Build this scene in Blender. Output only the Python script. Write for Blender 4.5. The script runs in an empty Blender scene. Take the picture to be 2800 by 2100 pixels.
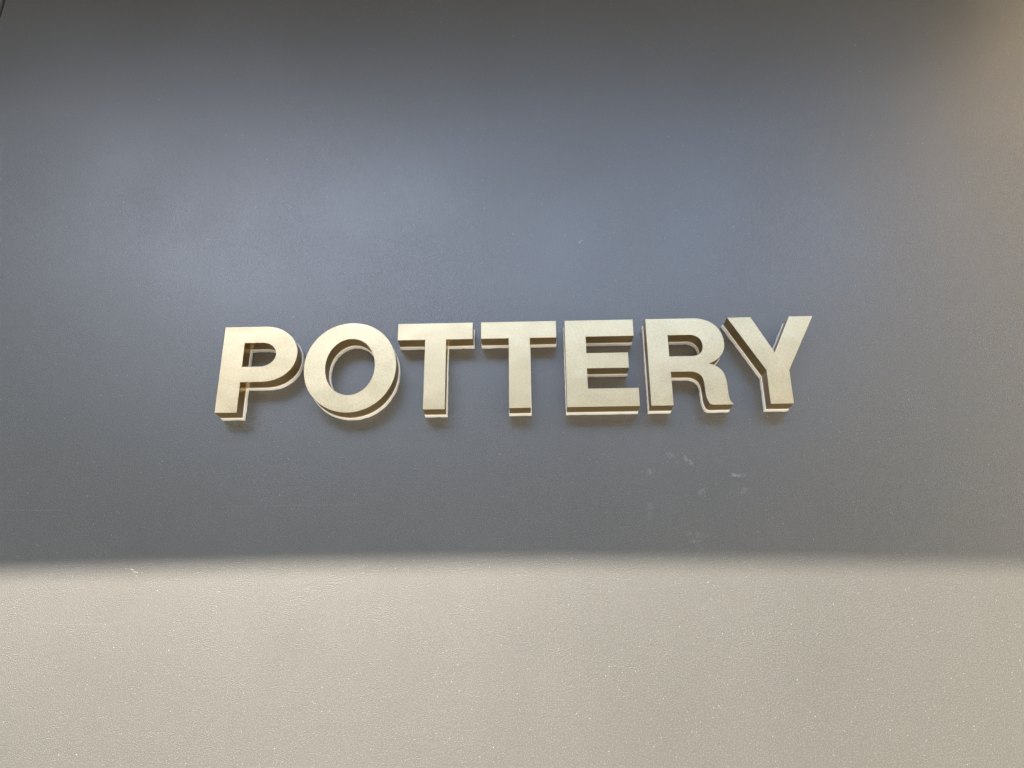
import bpy, bmesh, math, random
from mathutils import Vector, Matrix
random.seed(7)
scene = bpy.context.scene
COL = scene.collection
S = 0.2                       # metres per letter cap height
XC, ZC, HC = 3.3796, -2.6143, 1.6   # camera place in letter units; camera height in metres
DIST, D1, D2 = 7.811, 0.1858, 0.2652

# ------------------------------------------------------------ camera
f, pitch, yaw, roll = 1.5232, 0.3535, -0.0260, -0.0084
cp, sp, cy, sy, cr, sr = math.cos(pitch), math.sin(pitch), math.cos(yaw), math.sin(yaw), math.cos(roll), math.sin(roll)
fwd = Vector((sy*cp, cy*cp, sp)); rt = Vector((cy, -sy, 0)); up = rt.cross(fwd)
R = cr*rt + sr*up; U = -sr*rt + cr*up
cam = bpy.data.cameras.new('camera'); camo = bpy.data.objects.new('camera', cam); COL.objects.link(camo)
m = Matrix((R, U, -fwd)).transposed().to_4x4(); m.translation = Vector((0, -(DIST + D2)*S, HC))
camo.matrix_world = m
cam.sensor_width = 36; cam.lens = 18*f; cam.clip_start = 0.02; cam.clip_end = 3000
scene.camera = camo

# ------------------------------------------------------------ sky, sun, exposure
SUN_AZ, TANP = math.radians(32), 1.18              # azimuth to the left of straight out from the wall; profile slope
SUN_EL = math.atan(TANP*math.cos(SUN_AZ))
tosun = Vector((-math.sin(SUN_AZ)*math.cos(SUN_EL), -math.cos(SUN_AZ)*math.cos(SUN_EL), math.sin(SUN_EL)))
w = bpy.data.worlds.new('World'); scene.world = w; w.use_nodes = True
nt = w.node_tree; bg = nt.nodes['Background']
sky = nt.nodes.new('ShaderNodeTexSky'); sky.sky_type = 'NISHITA'; sky.sun_disc = False
sky.sun_elevation = SUN_EL
sky.sun_rotation = math.atan2(tosun.x, tosun.y)
sky.dust_density = 0.5; sky.air_density = 1.1; sky.ozone_density = 0.0
nt.links.new(sky.outputs[0], bg.inputs[0]); bg.inputs[1].default_value = 0.135
sl = bpy.data.lights.new('sun', 'SUN'); sl.energy = 4.85; sl.angle = math.radians(0.5); sl.color = (1, 0.90, 0.745)
so = bpy.data.objects.new('sun', sl); COL.objects.link(so)
so.rotation_euler = tosun.to_track_quat('Z', 'Y').to_euler()
scene.view_settings.view_transform = 'Standard'; scene.view_settings.look = 'None'
scene.view_settings.exposure = 2.75; scene.view_settings.gamma = 1
scene.render.engine = 'CYCLES'

# ------------------------------------------------------------ material helpers
def mat(name):
    m = bpy.data.materials.new(name); m.use_nodes = True
    return m, m.node_tree, m.node_tree.nodes['Principled BSDF']
def N(nt, t, **k):
    n = nt.nodes.new(t)
    for a, v in k.items(): setattr(n, a, v)
    return n
def setin(n, **k):
    for a, v in k.items(): n.inputs[a.replace('_', ' ')].default_value = v
def noise(nt, co, scale, detail=2, rough=.5, dist=0):
    n = N(nt, 'ShaderNodeTexNoise'); setin(n, Scale=scale, Detail=detail, Roughness=rough, Distortion=dist)
    nt.links.new(co, n.inputs['Vector']); return n.outputs['Fac']
def ramp(nt, src, stops):
    n = N(nt, 'ShaderNodeValToRGB'); e = n.color_ramp.elements
    while len(e) < len(stops): e.new(.5)
    for i, (p, c) in enumerate(stops):
        e[i].position = p; e[i].color = (c, c, c, 1) if not isinstance(c, tuple) else (*c, 1)
    nt.links.new(src, n.inputs[0]); return n.outputs[0]
def mth(nt, op, a, b=None, c=None, clamp=False):
    n = N(nt, 'ShaderNodeMath', operation=op, use_clamp=clamp)
    for i, v in enumerate((a, b, c)):
        if v is None: continue
        if isinstance(v, (int, float)): n.inputs[i].default_value = v
        else: nt.links.new(v, n.inputs[i])
    return n.outputs[0]
def mixc(nt, fac, a, b):
    n = N(nt, 'ShaderNodeMix', data_type='RGBA')
    for i, v in ((0, fac), (6, a), (7, b)):
        if isinstance(v, tuple): n.inputs[i].default_value = (*v, 1)
        elif isinstance(v, (int, float)): n.inputs[i].default_value = v
        else: nt.links.new(v, n.inputs[i])
    return n.outputs[2]
def bump(nt, h, strength, dist, prev=None):
    n = N(nt, 'ShaderNodeBump'); setin(n, Strength=strength, Distance=dist)
    nt.links.new(h, n.inputs['Height'])
    if prev: nt.links.new(prev, n.inputs['Normal'])
    return n.outputs['Normal']

# photograph coordinates to a place on the wall, used to put the paint's marks where they are
def wall_pt(px, py):
    F = f*1400; d = F*fwd + R*(px-1400) + U*(1050-py); t = (DIST + D2)*S/d.y
    return t*d.x, HC + t*d.z

def wall_material():
    m, nt, b = mat('dark_grey_paint'); L = nt.links
    tc = N(nt, 'ShaderNodeTexCoord'); co = tc.outputs['Object']
    sep = N(nt, 'ShaderNodeSeparateXYZ'); L.new(co, sep.inputs[0]); X, Z = sep.outputs[0], sep.outputs[2]
    # base colour with slow mottling
    slow = noise(nt, co, 1.7, 4, .6)
    fine = noise(nt, co, 420, 2, .6)
    base = mixc(nt, slow, (.0225, .0218, .0198), (.0272, .0262, .0235))
    base = mixc(nt, mth(nt, 'MULTIPLY', ramp(nt, fine, [(.50, 0.), (.74, 1.)]), .42), base, (.12, .116, .108))
    # sparse pale dust specks of several sizes
    marks = None
    def add(a):
        nonlocal marks
        marks = a if marks is None else mth(nt, 'MAXIMUM', marks, a)
    for sc, rad, keep in ((26, .026, .35), (60, .042, .2), (120, .08, .12)):
        v = N(nt, 'ShaderNodeTexVoronoi'); setin(v, Scale=sc); v.voronoi_dimensions = '2D'
        cmb = N(nt, 'ShaderNodeCombineXYZ'); L.new(X, cmb.inputs[0]); L.new(Z, cmb.inputs[1]); L.new(cmb.outputs[0], v.inputs['Vector'])
        sc_ = N(nt, 'ShaderNodeSeparateColor'); L.new(v.outputs['Color'], sc_.inputs[0])
        r = mth(nt, 'MULTIPLY', sc_.outputs[1], rad)
        on = mth(nt, 'LESS_THAN', sc_.outputs[0], keep)
        d = mth(nt, 'LESS_THAN', v.outputs['Distance'], r)
        add(mth(nt, 'MULTIPLY', mth(nt, 'MULTIPLY', d, on), mth(nt, 'MULTIPLY_ADD', sc_.outputs[2], .5, .1)))
    # scuffs: soft blotches broken up by noise
    def blob(px, py, rx, rz, ang, amt, scale=60):
        cx, cz = wall_pt(px, py); c, s = math.cos(ang), math.sin(ang)
        dx = mth(nt, 'SUBTRACT', X, cx); dz = mth(nt, 'SUBTRACT', Z, cz)
        u = mth(nt, 'MULTIPLY_ADD', dx, c/rx, mth(nt, 'MULTIPLY', dz, s/rx))
        v = mth(nt, 'MULTIPLY_ADD', dx, -s/rz, mth(nt, 'MULTIPLY', dz, c/rz))
        q = mth(nt, 'ADD', mth(nt, 'MULTIPLY', u, u), mth(nt, 'MULTIPLY', v, v))
        g = mth(nt, 'SUBTRACT', 1, q, clamp=True)
        n_ = ramp(nt, noise(nt, co, scale, 4, .7, .6), [(.44, 0.), (.80, 1.)])
        add(mth(nt, 'MULTIPLY', mth(nt, 'MULTIPLY', mth(nt, 'POWER', g, 1.3), n_), amt))
    blob(1880, 1258, .020, .007, -.75, .75, 150)
    blob(1840, 1250, .030, .010, -.8, .22, 90)
    blob(1778, 1288, .016, .008, -.3, .30, 120)
    blob(2018, 1299, .020, .006, -.1, .85, 150)
    blob(1920, 1345, .012, .007, .8, .5, 120)
    blob(2036, 1340, .013, .008, .8, .4, 120)
    blob(1905, 1462, .030, .009, -.1, .35, 90)
    blob(1900, 1480, .018, .006, .0, .3, 110)
    blob(1775, 1395, .012, .028, .1, .18, 80)
        # rings and long arcs: hairline scratches
    def stroke(p0, p1, bow, wd, amt):
        (x0, z0), (x1, z1) = wall_pt(*p0), wall_pt(*p1)
        ln = math.hypot(x1-x0, z1-z0); c, s = (x1-x0)/ln, (z1-z0)/ln
        dx = mth(nt, 'SUBTRACT', X, x0); dz = mth(nt, 'SUBTRACT', Z, z0)
        u = mth(nt, 'MULTIPLY_ADD', dx, c/ln, mth(nt, 'MULTIPLY', dz, s/ln))
        v = mth(nt, 'MULTIPLY_ADD', dx, -s, mth(nt, 'MULTIPLY', dz, c))
        para = mth(nt, 'MULTIPLY', mth(nt, 'MULTIPLY', u, mth(nt, 'SUBTRACT', 1, u)), 4*bow)
        off = mth(nt, 'ABSOLUTE', mth(nt, 'SUBTRACT', v, para))
        line = mth(nt, 'SUBTRACT', 1, mth(nt, 'DIVIDE', off, wd), clamp=True)
        inside = mth(nt, 'MULTIPLY', mth(nt, 'GREATER_THAN', u, 0), mth(nt, 'LESS_THAN', u, 1))
        br = ramp(nt, noise(nt, co, 90, 3, .6), [(.35, .15), (.6, 1.)])
        add(mth(nt, 'MULTIPLY', mth(nt, 'MULTIPLY', line, inside), mth(nt, 'MULTIPLY', br, amt)))
    stroke((60, 1696), (470, 1678), -.014, .0007, .10)
    stroke((0, 1394), (170, 1396), 0, .0008, .16)
    stroke((610, 1386), (980, 1378), 0, .0008, .12)
    stroke((1540, 1570), (1870, 1590), -.022, .0006, .07)
    stroke((1583, 665), (1592, 657), .0012, .0008, 1)
    stroke((796, 870), (806, 864), .0005, .0009, 1)
    stroke((98, 1486), (108, 1492), -.002, .0007, .8)
    stroke((1790, 1830), (1840, 1770), .002, .0006, .12)
    stroke((1898, 1534), (1908, 1510), .0005, .0007, .25)
    stroke((1474, 907), (1540, 905), 0, .0006, .35)
    stroke((1470, 899), (1535, 895), 0, .0005, .2)
    stroke((356, 1556), (366, 1558), 0, .0009, .8)
    stroke((365, 1563), (377, 1567), .0004, .0009, .8)
    col = mixc(nt, mth(nt, 'MULTIPLY', marks, .62), base, (.55, .53, .50))
    L.new(col, b.inputs['Base Color'])
    # satin sheen varies slowly
    rg = mth(nt, 'MULTIPLY_ADD', slow, .03, WALL_ROUGH-.015)
    L.new(rg, b.inputs['Roughness'])
    b.inputs['Specular IOR Level'].default_value = WALL_SPEC
    b.inputs['Coat Weight'].default_value = 1; b.inputs['Coat Roughness'].default_value = .24; b.inputs['Coat IOR'].default_value = 1.62
    # roller stipple plus slow waviness of the sheet
    st = noise(nt, co, 520, 2, .6)
    mask = ramp(nt, noise(nt, co, 3.1, 2, .5), [(.3, .6), (.7, 1.)])
    st2 = mth(nt, 'MULTIPLY', st, mask)
    nrm = bump(nt, st2, WALL_BUMP, .0012)
    rough_n = bump(nt, st2, .85, .0011)
    nrm = bump(nt, noise(nt, co, 2.2, 2, .4), .02, .01, nrm)
    L.new(rough_n, b.inputs['Normal']); L.new(nrm, b.inputs['Coat Normal'])
    return m
WALL_ROUGH, WALL_SPEC, WALL_BUMP = .52, .65, .40

def metal(name, base, rough, mott, grain=900):
    m, nt, b = mat(name); L = nt.links
    oi = N(nt, 'ShaderNodeObjectInfo'); va = N(nt, 'ShaderNodeVectorMath', operation='ADD')
    L.new(N(nt, 'ShaderNodeTexCoord').outputs['Object'], va.inputs[0])
    cb = N(nt, 'ShaderNodeCombineXYZ'); rnd = oi.outputs['Random']
    for i, k_ in enumerate((7.3, 3.1, 11.7)): L.new(mth(nt, 'MULTIPLY', rnd, k_), cb.inputs[i])
    L.new(cb.outputs[0], va.inputs[1]); co = va.outputs[0]
    a = noise(nt, co, 380, 3, .7); g = noise(nt, co, 14, 3, .5)
    fac = mth(nt, 'MULTIPLY_ADD', g, .25, mth(nt, 'MULTIPLY', a, .75))
    lo = tuple(c*(1-mott) for c in base); hi = tuple(min(1, c*(1+mott)) for c in base)
    cc = mixc(nt, ramp(nt, fac, [(.3, 0.), (.7, 1.)]), lo, hi)
    cc = mixc(nt, mth(nt, 'MULTIPLY', rnd, .22), cc, tuple(c*k_ for c, k_ in zip(base, (.80, .74, .62))))
    L.new(cc, b.inputs['Base Color'])
    b.inputs['Metallic'].default_value = 1
    L.new(mth(nt, 'MULTIPLY_ADD', g, .05, rough-.025), b.inputs['Roughness'])
    n1 = bump(nt, noise(nt, co, grain, 2, .6), .05, .0003)
    n1 = bump(nt, noise(nt, co, 9, 2, .5), .38, .004, n1)
    L.new(n1, b.inputs['Normal'])
    return m
def plain(name, base, rough, var=.06, scale=3, spec=.5):
    m, nt, b = mat(name); co = N(nt, 'ShaderNodeTexCoord').outputs['Object']
    n_ = noise(nt, co, scale, 4, .6)
    nt.links.new(mixc(nt, n_, tuple(c*(1-var) for c in base), tuple(c*(1+var) for c in base)), b.inputs['Base Color'])
    b.inputs['Roughness'].default_value = rough; b.inputs['Specular IOR Level'].default_value = spec
    return m
M_WALL = wall_material()
M_FACE = metal('champagne_brass_face', (.52, .42, .262), .31, .21)
M_SIDE = metal('bronze_brass_side', (.56, .41, .205), .29, .18)
M_EDGE = metal('polished_brass_edge', (.80, .70, .50), .30, .05)
M_ACR = plain('white_acrylic', (.96, .965, .96), .25, .03, 40)
M_DARK = plain('joint_shadow_gap', (.015, .015, .015), .8)
M_SEAM = plain('solder_seam', (.20, .13, .06), .5)
M_GROUND = plain('concrete_paving', (.178, .174, .155), .85, .1, .8)
M_CANOPY = plain('canopy_soffit', (.17, .13, .072), .8)
M_OPP = plain('grey_render', (.48, .45, .385), .8)
M_TAN = plain('tan_render', (.68, .45, .17), .8)
M_GLASS = plain('window_glass', (.03, .035, .04), .15)

# ------------------------------------------------------------ object helpers
def link(name, me, parent=None, loc=(0, 0, 0)):
    o = bpy.data.objects.new(name, me); COL.objects.link(o); o.location = loc
    if parent: o.parent = parent
    return o
def tag(o, label, cat, group=None):
    o['label'] = label; o['category'] = cat
    if group: o['group'] = group
    return o
def mesh_from(name, verts, faces, ms):
    me = bpy.data.meshes.new(name); me.from_pydata(verts, [], faces); me.materials.append(ms); me.update(); return me
def box_mesh(name, x0, x1, y0, y1, z0, z1, ms, bev=0):
    bm = bmesh.new(); bmesh.ops.create_cube(bm, size=1)
    for v in bm.verts: v.co = Vector(((x0+x1)/2+v.co.x*(x1-x0), (y0+y1)/2+v.co.y*(y1-y0), (z0+z1)/2+v.co.z*(z1-z0)))
    if bev: bmesh.ops.bevel(bm, geom=bm.edges[:], offset=bev, segments=2, affect='EDGES')
    me = bpy.data.meshes.new(name); bm.to_mesh(me); bm.free(); me.materials.append(ms); return me

# ------------------------------------------------------------ wall of painted panels
wall = link('painted_wall', None)
tag(wall, 'dark blue grey satin painted wall behind the raised brass letters, sunlit along the bottom', 'wall')
JX = S*(-3.81 - XC)
PT = .03
panel = link('wall_panel', box_mesh('wall_panel', JX+.002, 8, 0, PT, 0, 5.2, M_WALL, .0015), wall)
panel2 = link('wall_panel', box_mesh('wall_panel', -8, JX-.002, 0, PT, 0, 5.2, M_WALL, .0015), wall)
link('backing_board', box_mesh('backing_board', -8, 8, PT+.002, PT+.05, 0, 5.2, M_DARK), wall)

# ------------------------------------------------------------ letters
K = .5523
def q(p0, p1, first, k=K):
    """quarter round from p0 to p1; first = 'h' leaves horizontally, 'v' vertically"""
    (x0, z0), (x1, z1) = p0, p1
    if first == 'h': return ('c', (x0+(x1-x0)*k, z0), (x1, z1+(z0-z1)*k), p1)
    return ('c', (x0, z0+(z1-z0)*k), (x1+(x0-x1)*k, z1), p1)
def path(start, segs, n=14):
    pts = [start]
    for s in segs:
        if s[0] == 'l': pts += [tuple(p) for p in s[1:]]
        else:
            a, b, c, d = Vector(pts[-1]), Vector(s[1]), Vector(s[2]), Vector(s[3])
            for i in range(1, n+1):
                t = i/n; p = (1-t)**3*a + 3*(1-t)**2*t*b + 3*(1-t)*t*t*c + t**3*d; pts.append((p.x, p.y))
    if (Vector(pts[0])-Vector(pts[-1])).length < 1e-6: pts.pop()
    return pts
P = [path((0, 0), [('l', (.2373, 0), (.2373, .345), (.46, .345)), q((.46, .345), (.832, .675), 'h', .59), q((.832, .675), (.45, 1.0), 'v'), ('l', (0, 1.0))]),
     path((.2368, .804), [('l', (.43, .804)), q((.43, .804), (.597, .665), 'h'), q((.597, .665), (.43, .5235), 'v'), ('l', (.2368, .5235))])]
cxo, czo = 1.4205, .5005
def oval(cx, cz, a, b, k=.56):
    return path((cx-a, cz), [q((cx-a, cz), (cx, cz-b), 'v', k), q((cx, cz-b), (cx+a, cz), 'h', k), q((cx+a, cz), (cx, cz+b), 'v', k), q((cx, cz+b), (cx-a, cz), 'h', k)], 18)
O = [oval(cxo, czo, .5025, .5205), oval(cxo, .503, .2695, .326)]
T = [[(2.2284, 0), (2.4601, 0), (2.4601, .8023), (2.7499, .8023), (2.7499, 1), (1.9257, 1), (1.9257, .8023), (2.2284, .8023)]]
Eg = [[(3.7566, 0), (4.5218, 0), (4.5218, .203), (3.9842, .203), (3.9842, .434), (4.4321, .434), (4.4321, .6114), (3.9842, .6114), (3.9842, .8047), (4.505, .8047), (4.505, 1), (3.7566, 1)]]
Rg = [path((4.6409, 0), [('l', (4.8747, 0), (4.8747, .3778), (5.07, .3775)),
      ('c', (5.16, .377), (5.212, .33), (5.217, .24)), ('c', (5.219, .15), (5.22, .09), (5.237, .045)), ('c', (5.248, .015), (5.262, 0), (5.29, 0)),
      ('l', (5.5003, 0), (5.5003, .006)), ('c', (5.475, .03), (5.463, .06), (5.461, .11)), ('c', (5.457, .2), (5.462, .26), (5.442, .33)),
      ('c', (5.42, .40), (5.37, .445), (5.284, .466)), ('c', (5.40, .50), (5.473, .59), (5.473, .70)), ('c', (5.473, .87), (5.36, 1.0), (5.15, 1.0)), ('l', (4.6409, 1))]),
      path((4.8722, .803), [('l', (5.11, .803)), ('c', (5.18, .803), (5.237, .75), (5.237, .675)), ('c', (5.237, .60), (5.19, .555), (5.11, .555)), ('l', (4.8722, .555))])]
Y = [[(5.8869, 0), (6.1278, 0), (6.1278, .376), (6.4581, 1), (6.201, 1), (5.9985, .5846), (5.786, 1), (5.5316, 1), (5.8869, .376)]]

def area(p): return sum(p[i][0]*p[(i+1) % len(p)][1]-p[(i+1) % len(p)][0]*p[i][1] for i in range(len(p)))/2
def offset(p, d):
    """mitred offset; d > 0 grows a counter-clockwise loop"""
    out = []; n = len(p)
    for i in range(n):
        a, b, c = Vector(p[i-1]), Vector(p[i]), Vector(p[(i+1) % n])
        e1 = (b-a).normalized(); e2 = (c-b).normalized()
        n1 = Vector((e1.y, -e1.x)); n2 = Vector((e2.y, -e2.x)); mm = n1+n2
        mm = mm*(1/max(.35, mm.length_squared/2)) if mm.length > 1e-4 else n1
        o = b + mm*d; out.append((o.x, o.y))
    return out
def loops(glyph, ox, d=0):
    res = []
    for i, lp in enumerate(glyph):
        p = [((x-ox)*S, z*S) for x, z in lp]
        if (area(p) < 0) == (i == 0): p.reverse()       # outer counter-clockwise, holes clockwise
        res.append(offset(p, d) if d else p)
    return res
def dense(lp, step=.007):
    out = []
    for k in range(len(lp)):
        a, b = Vector(lp[k]), Vector(lp[(k+1) % len(lp)]); n = max(1, int((b-a).length/step))
        out += [tuple(a.lerp(b, j/n)) for j in range(n)]
    return out
def plate(name, lps, y0, y1, ms, bev=0, sharp=28, ragged=0):
    """solid slab between y0 (front) and y1 (back) with holes, bevelled front edge"""
    cu = bpy.data.curves.new('outline', 'CURVE'); cu.dimensions = '2D'; cu.fill_mode = 'BOTH'
    if ragged: lps = [dense(lp) for lp in lps]
    for lp in lps:
        s = cu.splines.new('POLY'); s.points.add(len(lp)-1); s.use_cyclic_u = True
        for k, (x, z) in enumerate(lp): s.points[k].co = (x, z, 0, 1)
    o = bpy.data.objects.new('outline', cu); COL.objects.link(o)
    dg = bpy.context.evaluated_depsgraph_get(); me0 = bpy.data.meshes.new_from_object(o.evaluated_get(dg))
    bpy.data.objects.remove(o); bpy.data.curves.remove(cu)
    bm = bmesh.new(); bm.from_mesh(me0); bmesh.ops.remove_doubles(bm, verts=bm.verts, dist=1e-6)
    for v in bm.verts: v.co = Vector((v.co.x, y0+bev, v.co.y))
    bmesh.ops.recalc_face_normals(bm, faces=bm.faces)
    for f_ in bm.faces:
        if f_.normal.y > 0: f_.normal_flip()
    fv = [[v.co.x, v.co.z] for v in bm.verts]
    tris = [[v.index for v in f_.verts] for f_ in bm.faces]
    bm.free(); bpy.data.meshes.remove(me0)
    # rebuild: front triangles on the inset loop, chamfer ring, side, back
    allv = []; idx = {}
    rings = []
    for lp in lps:
        ins = offset(lp, -bev) if bev else lp
        base = len(allv); n = len(lp)
        for (x, z) in ins: allv.append((x, y0, z))
        r = [base]
        if bev:
            r.append(len(allv)); allv += [(x, y0+bev, z) for x, z in lp]
        r.append(len(allv)); allv += [(x+random.uniform(-1, 1)*ragged, y1, z+random.uniform(-1, 1)*ragged) for x, z in lp]
        for k, (x, z) in enumerate(lp): idx[(round(x, 6), round(z, 6))] = (base+k, r[-1]+k)
        rings.append((r, n))
    def find(xz):
        k = (round(xz[0], 6), round(xz[1], 6))
        if k in idx: return idx[k]
        kk = min(idx, key=lambda q_: (q_[0]-xz[0])**2+(q_[1]-xz[1])**2); return idx[kk]
    F = []
    mp = [find(v) for v in fv]
    for t in tris:
        F.append([mp[i][0] for i in t]); F.append([mp[i][1] for i in reversed(t)])
    for r, n in rings:
        for a, b in zip(r[:-1], r[1:]):
            for k in range(n):
                k2 = (k+1) % n; F.append([a+k, b+k, b+k2, a+k2])
    me = bpy.data.meshes.new(name); me.from_pydata(allv, [], F); me.validate()
    me.polygons.foreach_set('use_smooth', [True]*len(me.polygons)); me.materials.append(ms); me.update()
    bm = bmesh.new(); bm.from_mesh(me); bmesh.ops.recalc_face_normals(bm, faces=bm.faces); bm.to_mesh(me); bm.free()
    me.set_sharp_from_angle(angle=math.radians(sharp))
    return me
def band(name, lps, y0, y1, ms, t=.0012):
    """bent metal strip that follows the outline, with a thickness and a hair of waviness"""
    V = []; F = []
    steps = 4
    for lp in lps:
        inn = offset(lp, -t); n = len(lp)
        # add points along long straight edges
        den = []; den2 = []
        for k in range(n):
            a, b = Vector(lp[k]), Vector(lp[(k+1) % n]); c, d = Vector(inn[k]), Vector(inn[(k+1) % n])
            mcount = max(1, int((b-a).length/.012))
            for j in range(mcount):
                u = j/mcount; e = b-a; nn = Vector((e.y, -e.x)).normalized()
                wob = 0 if j == 0 else random.uniform(-1, 1)*.00008
                p = a.lerp(b, u)+nn*wob; den.append((p.x, p.y)); p = c.lerp(d, u); den2.append((p.x, p.y))
        n = len(den); base = len(V)
        for s in range(steps+1):
            y = y0+(y1-y0)*s/steps; V += [(x, y, z) for x, z in den]
        ib = len(V); V += [(x, y0, z) for x, z in den2]; V += [(x, y1, z) for x, z in den2]
        for k in range(n):
            k2 = (k+1) % n
            for s in range(steps): F.append([base+s*n+k, base+(s+1)*n+k, base+(s+1)*n+k2, base+s*n+k2])
            e = base+steps*n
            F.append([e+k, ib+n+k, ib+n+k2, e+k2]); F.append([ib+n+k, ib+k, ib+k2, ib+n+k2]); F.append([base+k2, ib+k2, ib+k, base+k])
    me = bpy.data.meshes.new(name); me.from_pydata(V, [], F); me.polygons.foreach_set('use_smooth', [True]*len(F)); me.materials.append(ms); me.update()
    me.set_sharp_from_angle(angle=math.radians(28))
    return me

Z0 = HC + S*(0 - ZC)
YF = -D2*S; YB = -(D2-D1)*S*.87        # letter face and the back of the metal can
def letter(name, glyph, label):
    ox = min(x for x, z in glyph[0])
    root = link(name, None, None, (S*(ox-XC), 0, Z0))
    tag(root, label, 'letter', 'raised brass sign letters spelling one word')
    link('face_plate', plate('face_plate', loops(glyph, ox), YF, YF+.0016, M_FACE, .0005), root)
    link('side_band', band('side_band', loops(glyph, ox, -.00015), YF+.0016, YB, M_SIDE), root)
    link('acrylic_backer', plate('acrylic_backer', loops(glyph, ox, .0009), YB, -.0002, M_ACR, .0004, 28, .00045), root)
    return root
lp = letter('letter_p', P, 'brass letter P, first of the raised sign letters on the wall')
lo = letter('letter_o', O, 'round brass letter O between the P and the first T')
lt = letter('letter_t', T, 'brass letter T standing right after the O')
def copy_tree(o, label, loc):
    c = o.copy(); COL.objects.link(c); c.location = loc; c['label'] = label
    for ch in o.children:
        d = ch.copy(); COL.objects.link(d); d.parent = c
    return c
lt2 = copy_tree(lt, 'brass letter T standing right before the E', (lt.location.x + .9145*S, 0, Z0))
le = letter('letter_e', Eg, 'brass letter E with three arms, between the second T and the R')
lr = letter('letter_r', Rg, 'brass letter R with a curved leg, between the E and the Y')
ly = letter('letter_y', Y, 'brass letter Y, last of the raised sign letters')

# soldered seam in the side band at the foot of the O
def strip(name, p, q_, wd, ms, parent):
    p, q_ = Vector(p), Vector(q_); d = (q_-p).normalized(); sx = Vector((1, 0, 0))*wd
    dn = Vector((0, 0, -.0004))
    vs = [p-sx, p+sx, q_+sx, q_-sx]; vs2 = [v+dn for v in vs]
    me = mesh_from(name, [tuple(v) for v in vs+vs2], [[0, 1, 2, 3], [7, 6, 5, 4], [0, 4, 5, 1], [1, 5, 6, 2], [2, 6, 7, 3], [3, 7, 4, 0]], ms)
    return link(name, me, parent)
oz = (czo-.5205)*S
strip('seam', ((cxo-.918-.012)*S, YF+.002, oz+.0001), ((cxo-.918+.004)*S, YB-.0005, oz+.0001), .0005, M_SEAM, lo)

# crumbs of set adhesive squeezed out at the foot of the backers
M_GLUE = plain('set_adhesive', (.10, .10, .095), .4); M_GLUE2 = plain('pale_adhesive', (.55, .54, .5), .5)
def crumb(px, py, r, ms, parent):
    x, z = wall_pt(px, py); bm = bmesh.new(); bmesh.ops.create_icosphere(bm, subdivisions=1, radius=r)
    for v in bm.verts: v.co = Vector((v.co.x*random.uniform(.7, 1.6), v.co.y*.8, v.co.z*random.uniform(.6, 1.1)))
    me = bpy.data.meshes.new('adhesive_crumb'); bm.to_mesh(me); bm.free(); me.materials.append(ms)
    link('adhesive_crumb', me, parent, (x-parent.location.x, -r*.4, z-parent.location.z))
for px, py, r_, ms, pr in ((1710, 1035, .0020, M_GLUE, le), (1712, 1036, .0011, M_GLUE2, le), (1751, 913, .0020, M_GLUE, lr), (1753, 909, .0011, M_GLUE2, lr),
                           (1978, 928, .0022, M_GLUE, ly), (1971, 916, .0014, M_GLUE2, ly), (1984, 938, .0016, M_GLUE, ly), (1268, 954, .0016, M_GLUE, lt),
                           (1345, 957, .0018, M_GLUE, lt2), (975, 1148, .0014, M_GLUE, lo), (806, 1046, .0016, M_GLUE, lp)):
    crumb(px, py, r_, ms, pr)

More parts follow.
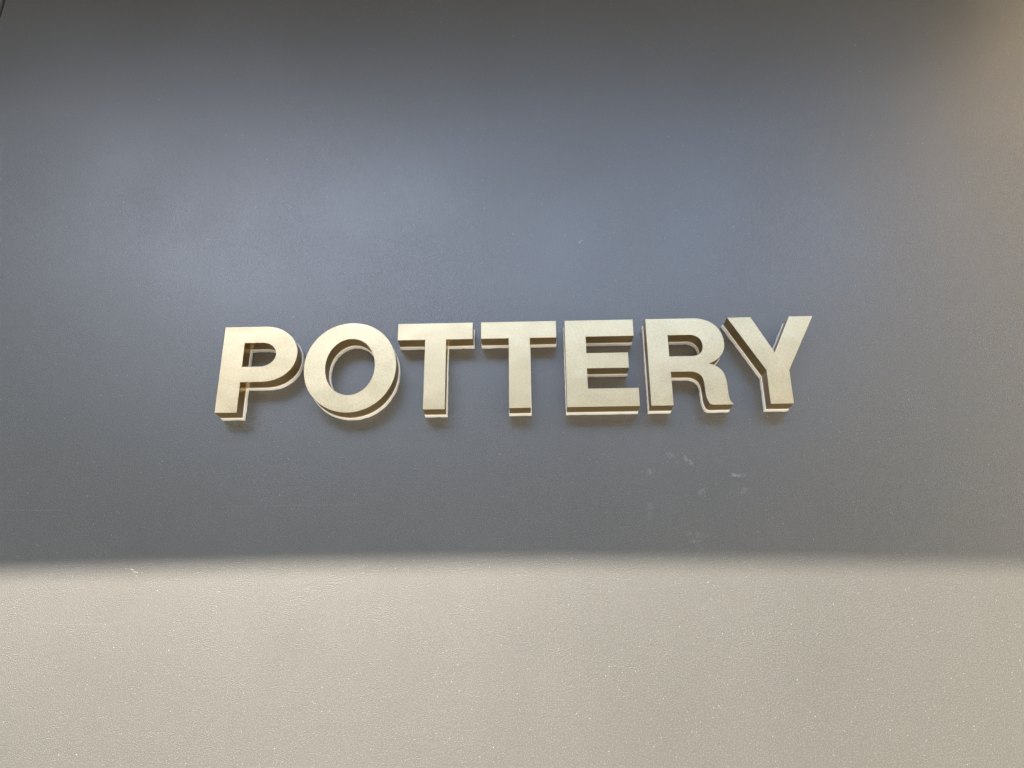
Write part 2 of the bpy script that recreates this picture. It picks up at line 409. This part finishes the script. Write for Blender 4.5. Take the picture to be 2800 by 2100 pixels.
# ------------------------------------------------------------ what stands around and shades the wall (outside the frame; some parts added to shape its reflections)
g = link('ground', mesh_from('ground', [(-600, -900, 0), (600, -900, 0), (600, 300, 0), (-600, 300, 0)], [[0, 1, 2, 3]], M_GROUND)); g['kind'] = 'structure'
W = 2.5
def edge_h(x):      # drip edge of the canopy, slightly bowed
    k = x + .24 + W*math.tan(SUN_AZ); base = 1.811 + W*TANP
    return base - (.014*max(0, -k) + .010*max(0, k) + .006*min(1.5, max(0, k))**2)
xs = [-9+.5*i for i in range(23)] + [2.55]
V = []; F = []
for x in xs:
    h = edge_h(x); V += [(x, -W, h), (x, -W, h+.35), (x, 1, h+.35), (x, 1, h)]
for i in range(len(xs)-1):
    for k in range(4):
        a = i*4+k; b_ = i*4+(k+1) % 4; F.append([a, b_, b_+4, a+4])
F += [[0, 3, 2, 1], [len(V)-4, len(V)-3, len(V)-2, len(V)-1]]
can = link('canopy', mesh_from('canopy', V, F, M_CANOPY)); tag(can, 'dark flat canopy over the painted wall that shades its upper part', 'canopy')

def building(name, x0, x1, y0, y1, h, ms, label, face, nx, nz):
    root = link(name, None, None, (0, 0, 0)); tag(root, label, 'building')
    link('facade', box_mesh('facade', x0, x1, y0, y1, 0, h, ms), root)
    a0, a1 = (x0, x1) if face == 'y' else (y0, y1)
    st = (a1-a0)/nx; gm = None
    for i in range(nx):
        for j in range(nz):
            c = a0+st*(i+.5); z = 1.2+j*(h-1)/nz; hh = (h-1)/nz*.5
            if face == 'y': me = box_mesh('window_pane', c-st*.25, c+st*.25, y1-.1, y1+.03, z, z+hh, M_GLASS)
            else: me = box_mesh('window_pane', x0-.03, x0+.1, c-st*.25, c+st*.25, z, z+hh, M_GLASS)
            link('window_pane', me, root)
building('street_building', -45, 40, -36, -24, 13.6, M_OPP, 'long grey rendered building across the street from the wall', 'y', 16, 3)
building('side_building', 6.2, 14, -8.6, -3.2, 13, M_TAN, 'tan rendered building standing to the right of the wall', 'x', 2, 3)
sb = bpy.data.objects['side_building']
link('added_glow_cover', box_mesh('added_glow_cover', 6.1, 6.25, -8.65, -3.15, 0, 5.6, M_OPP), sb)  # added grey facing that keeps the tan glow out of the wall's lower reflection
building('added_left_building', -15, -8, -10, -3.2, 12, M_OPP, 'unseen grey building added at the left to dim the sky reflected in the wall', 'x', 2, 3)  # added block, hides sky on the left so the wall's reflection fades there
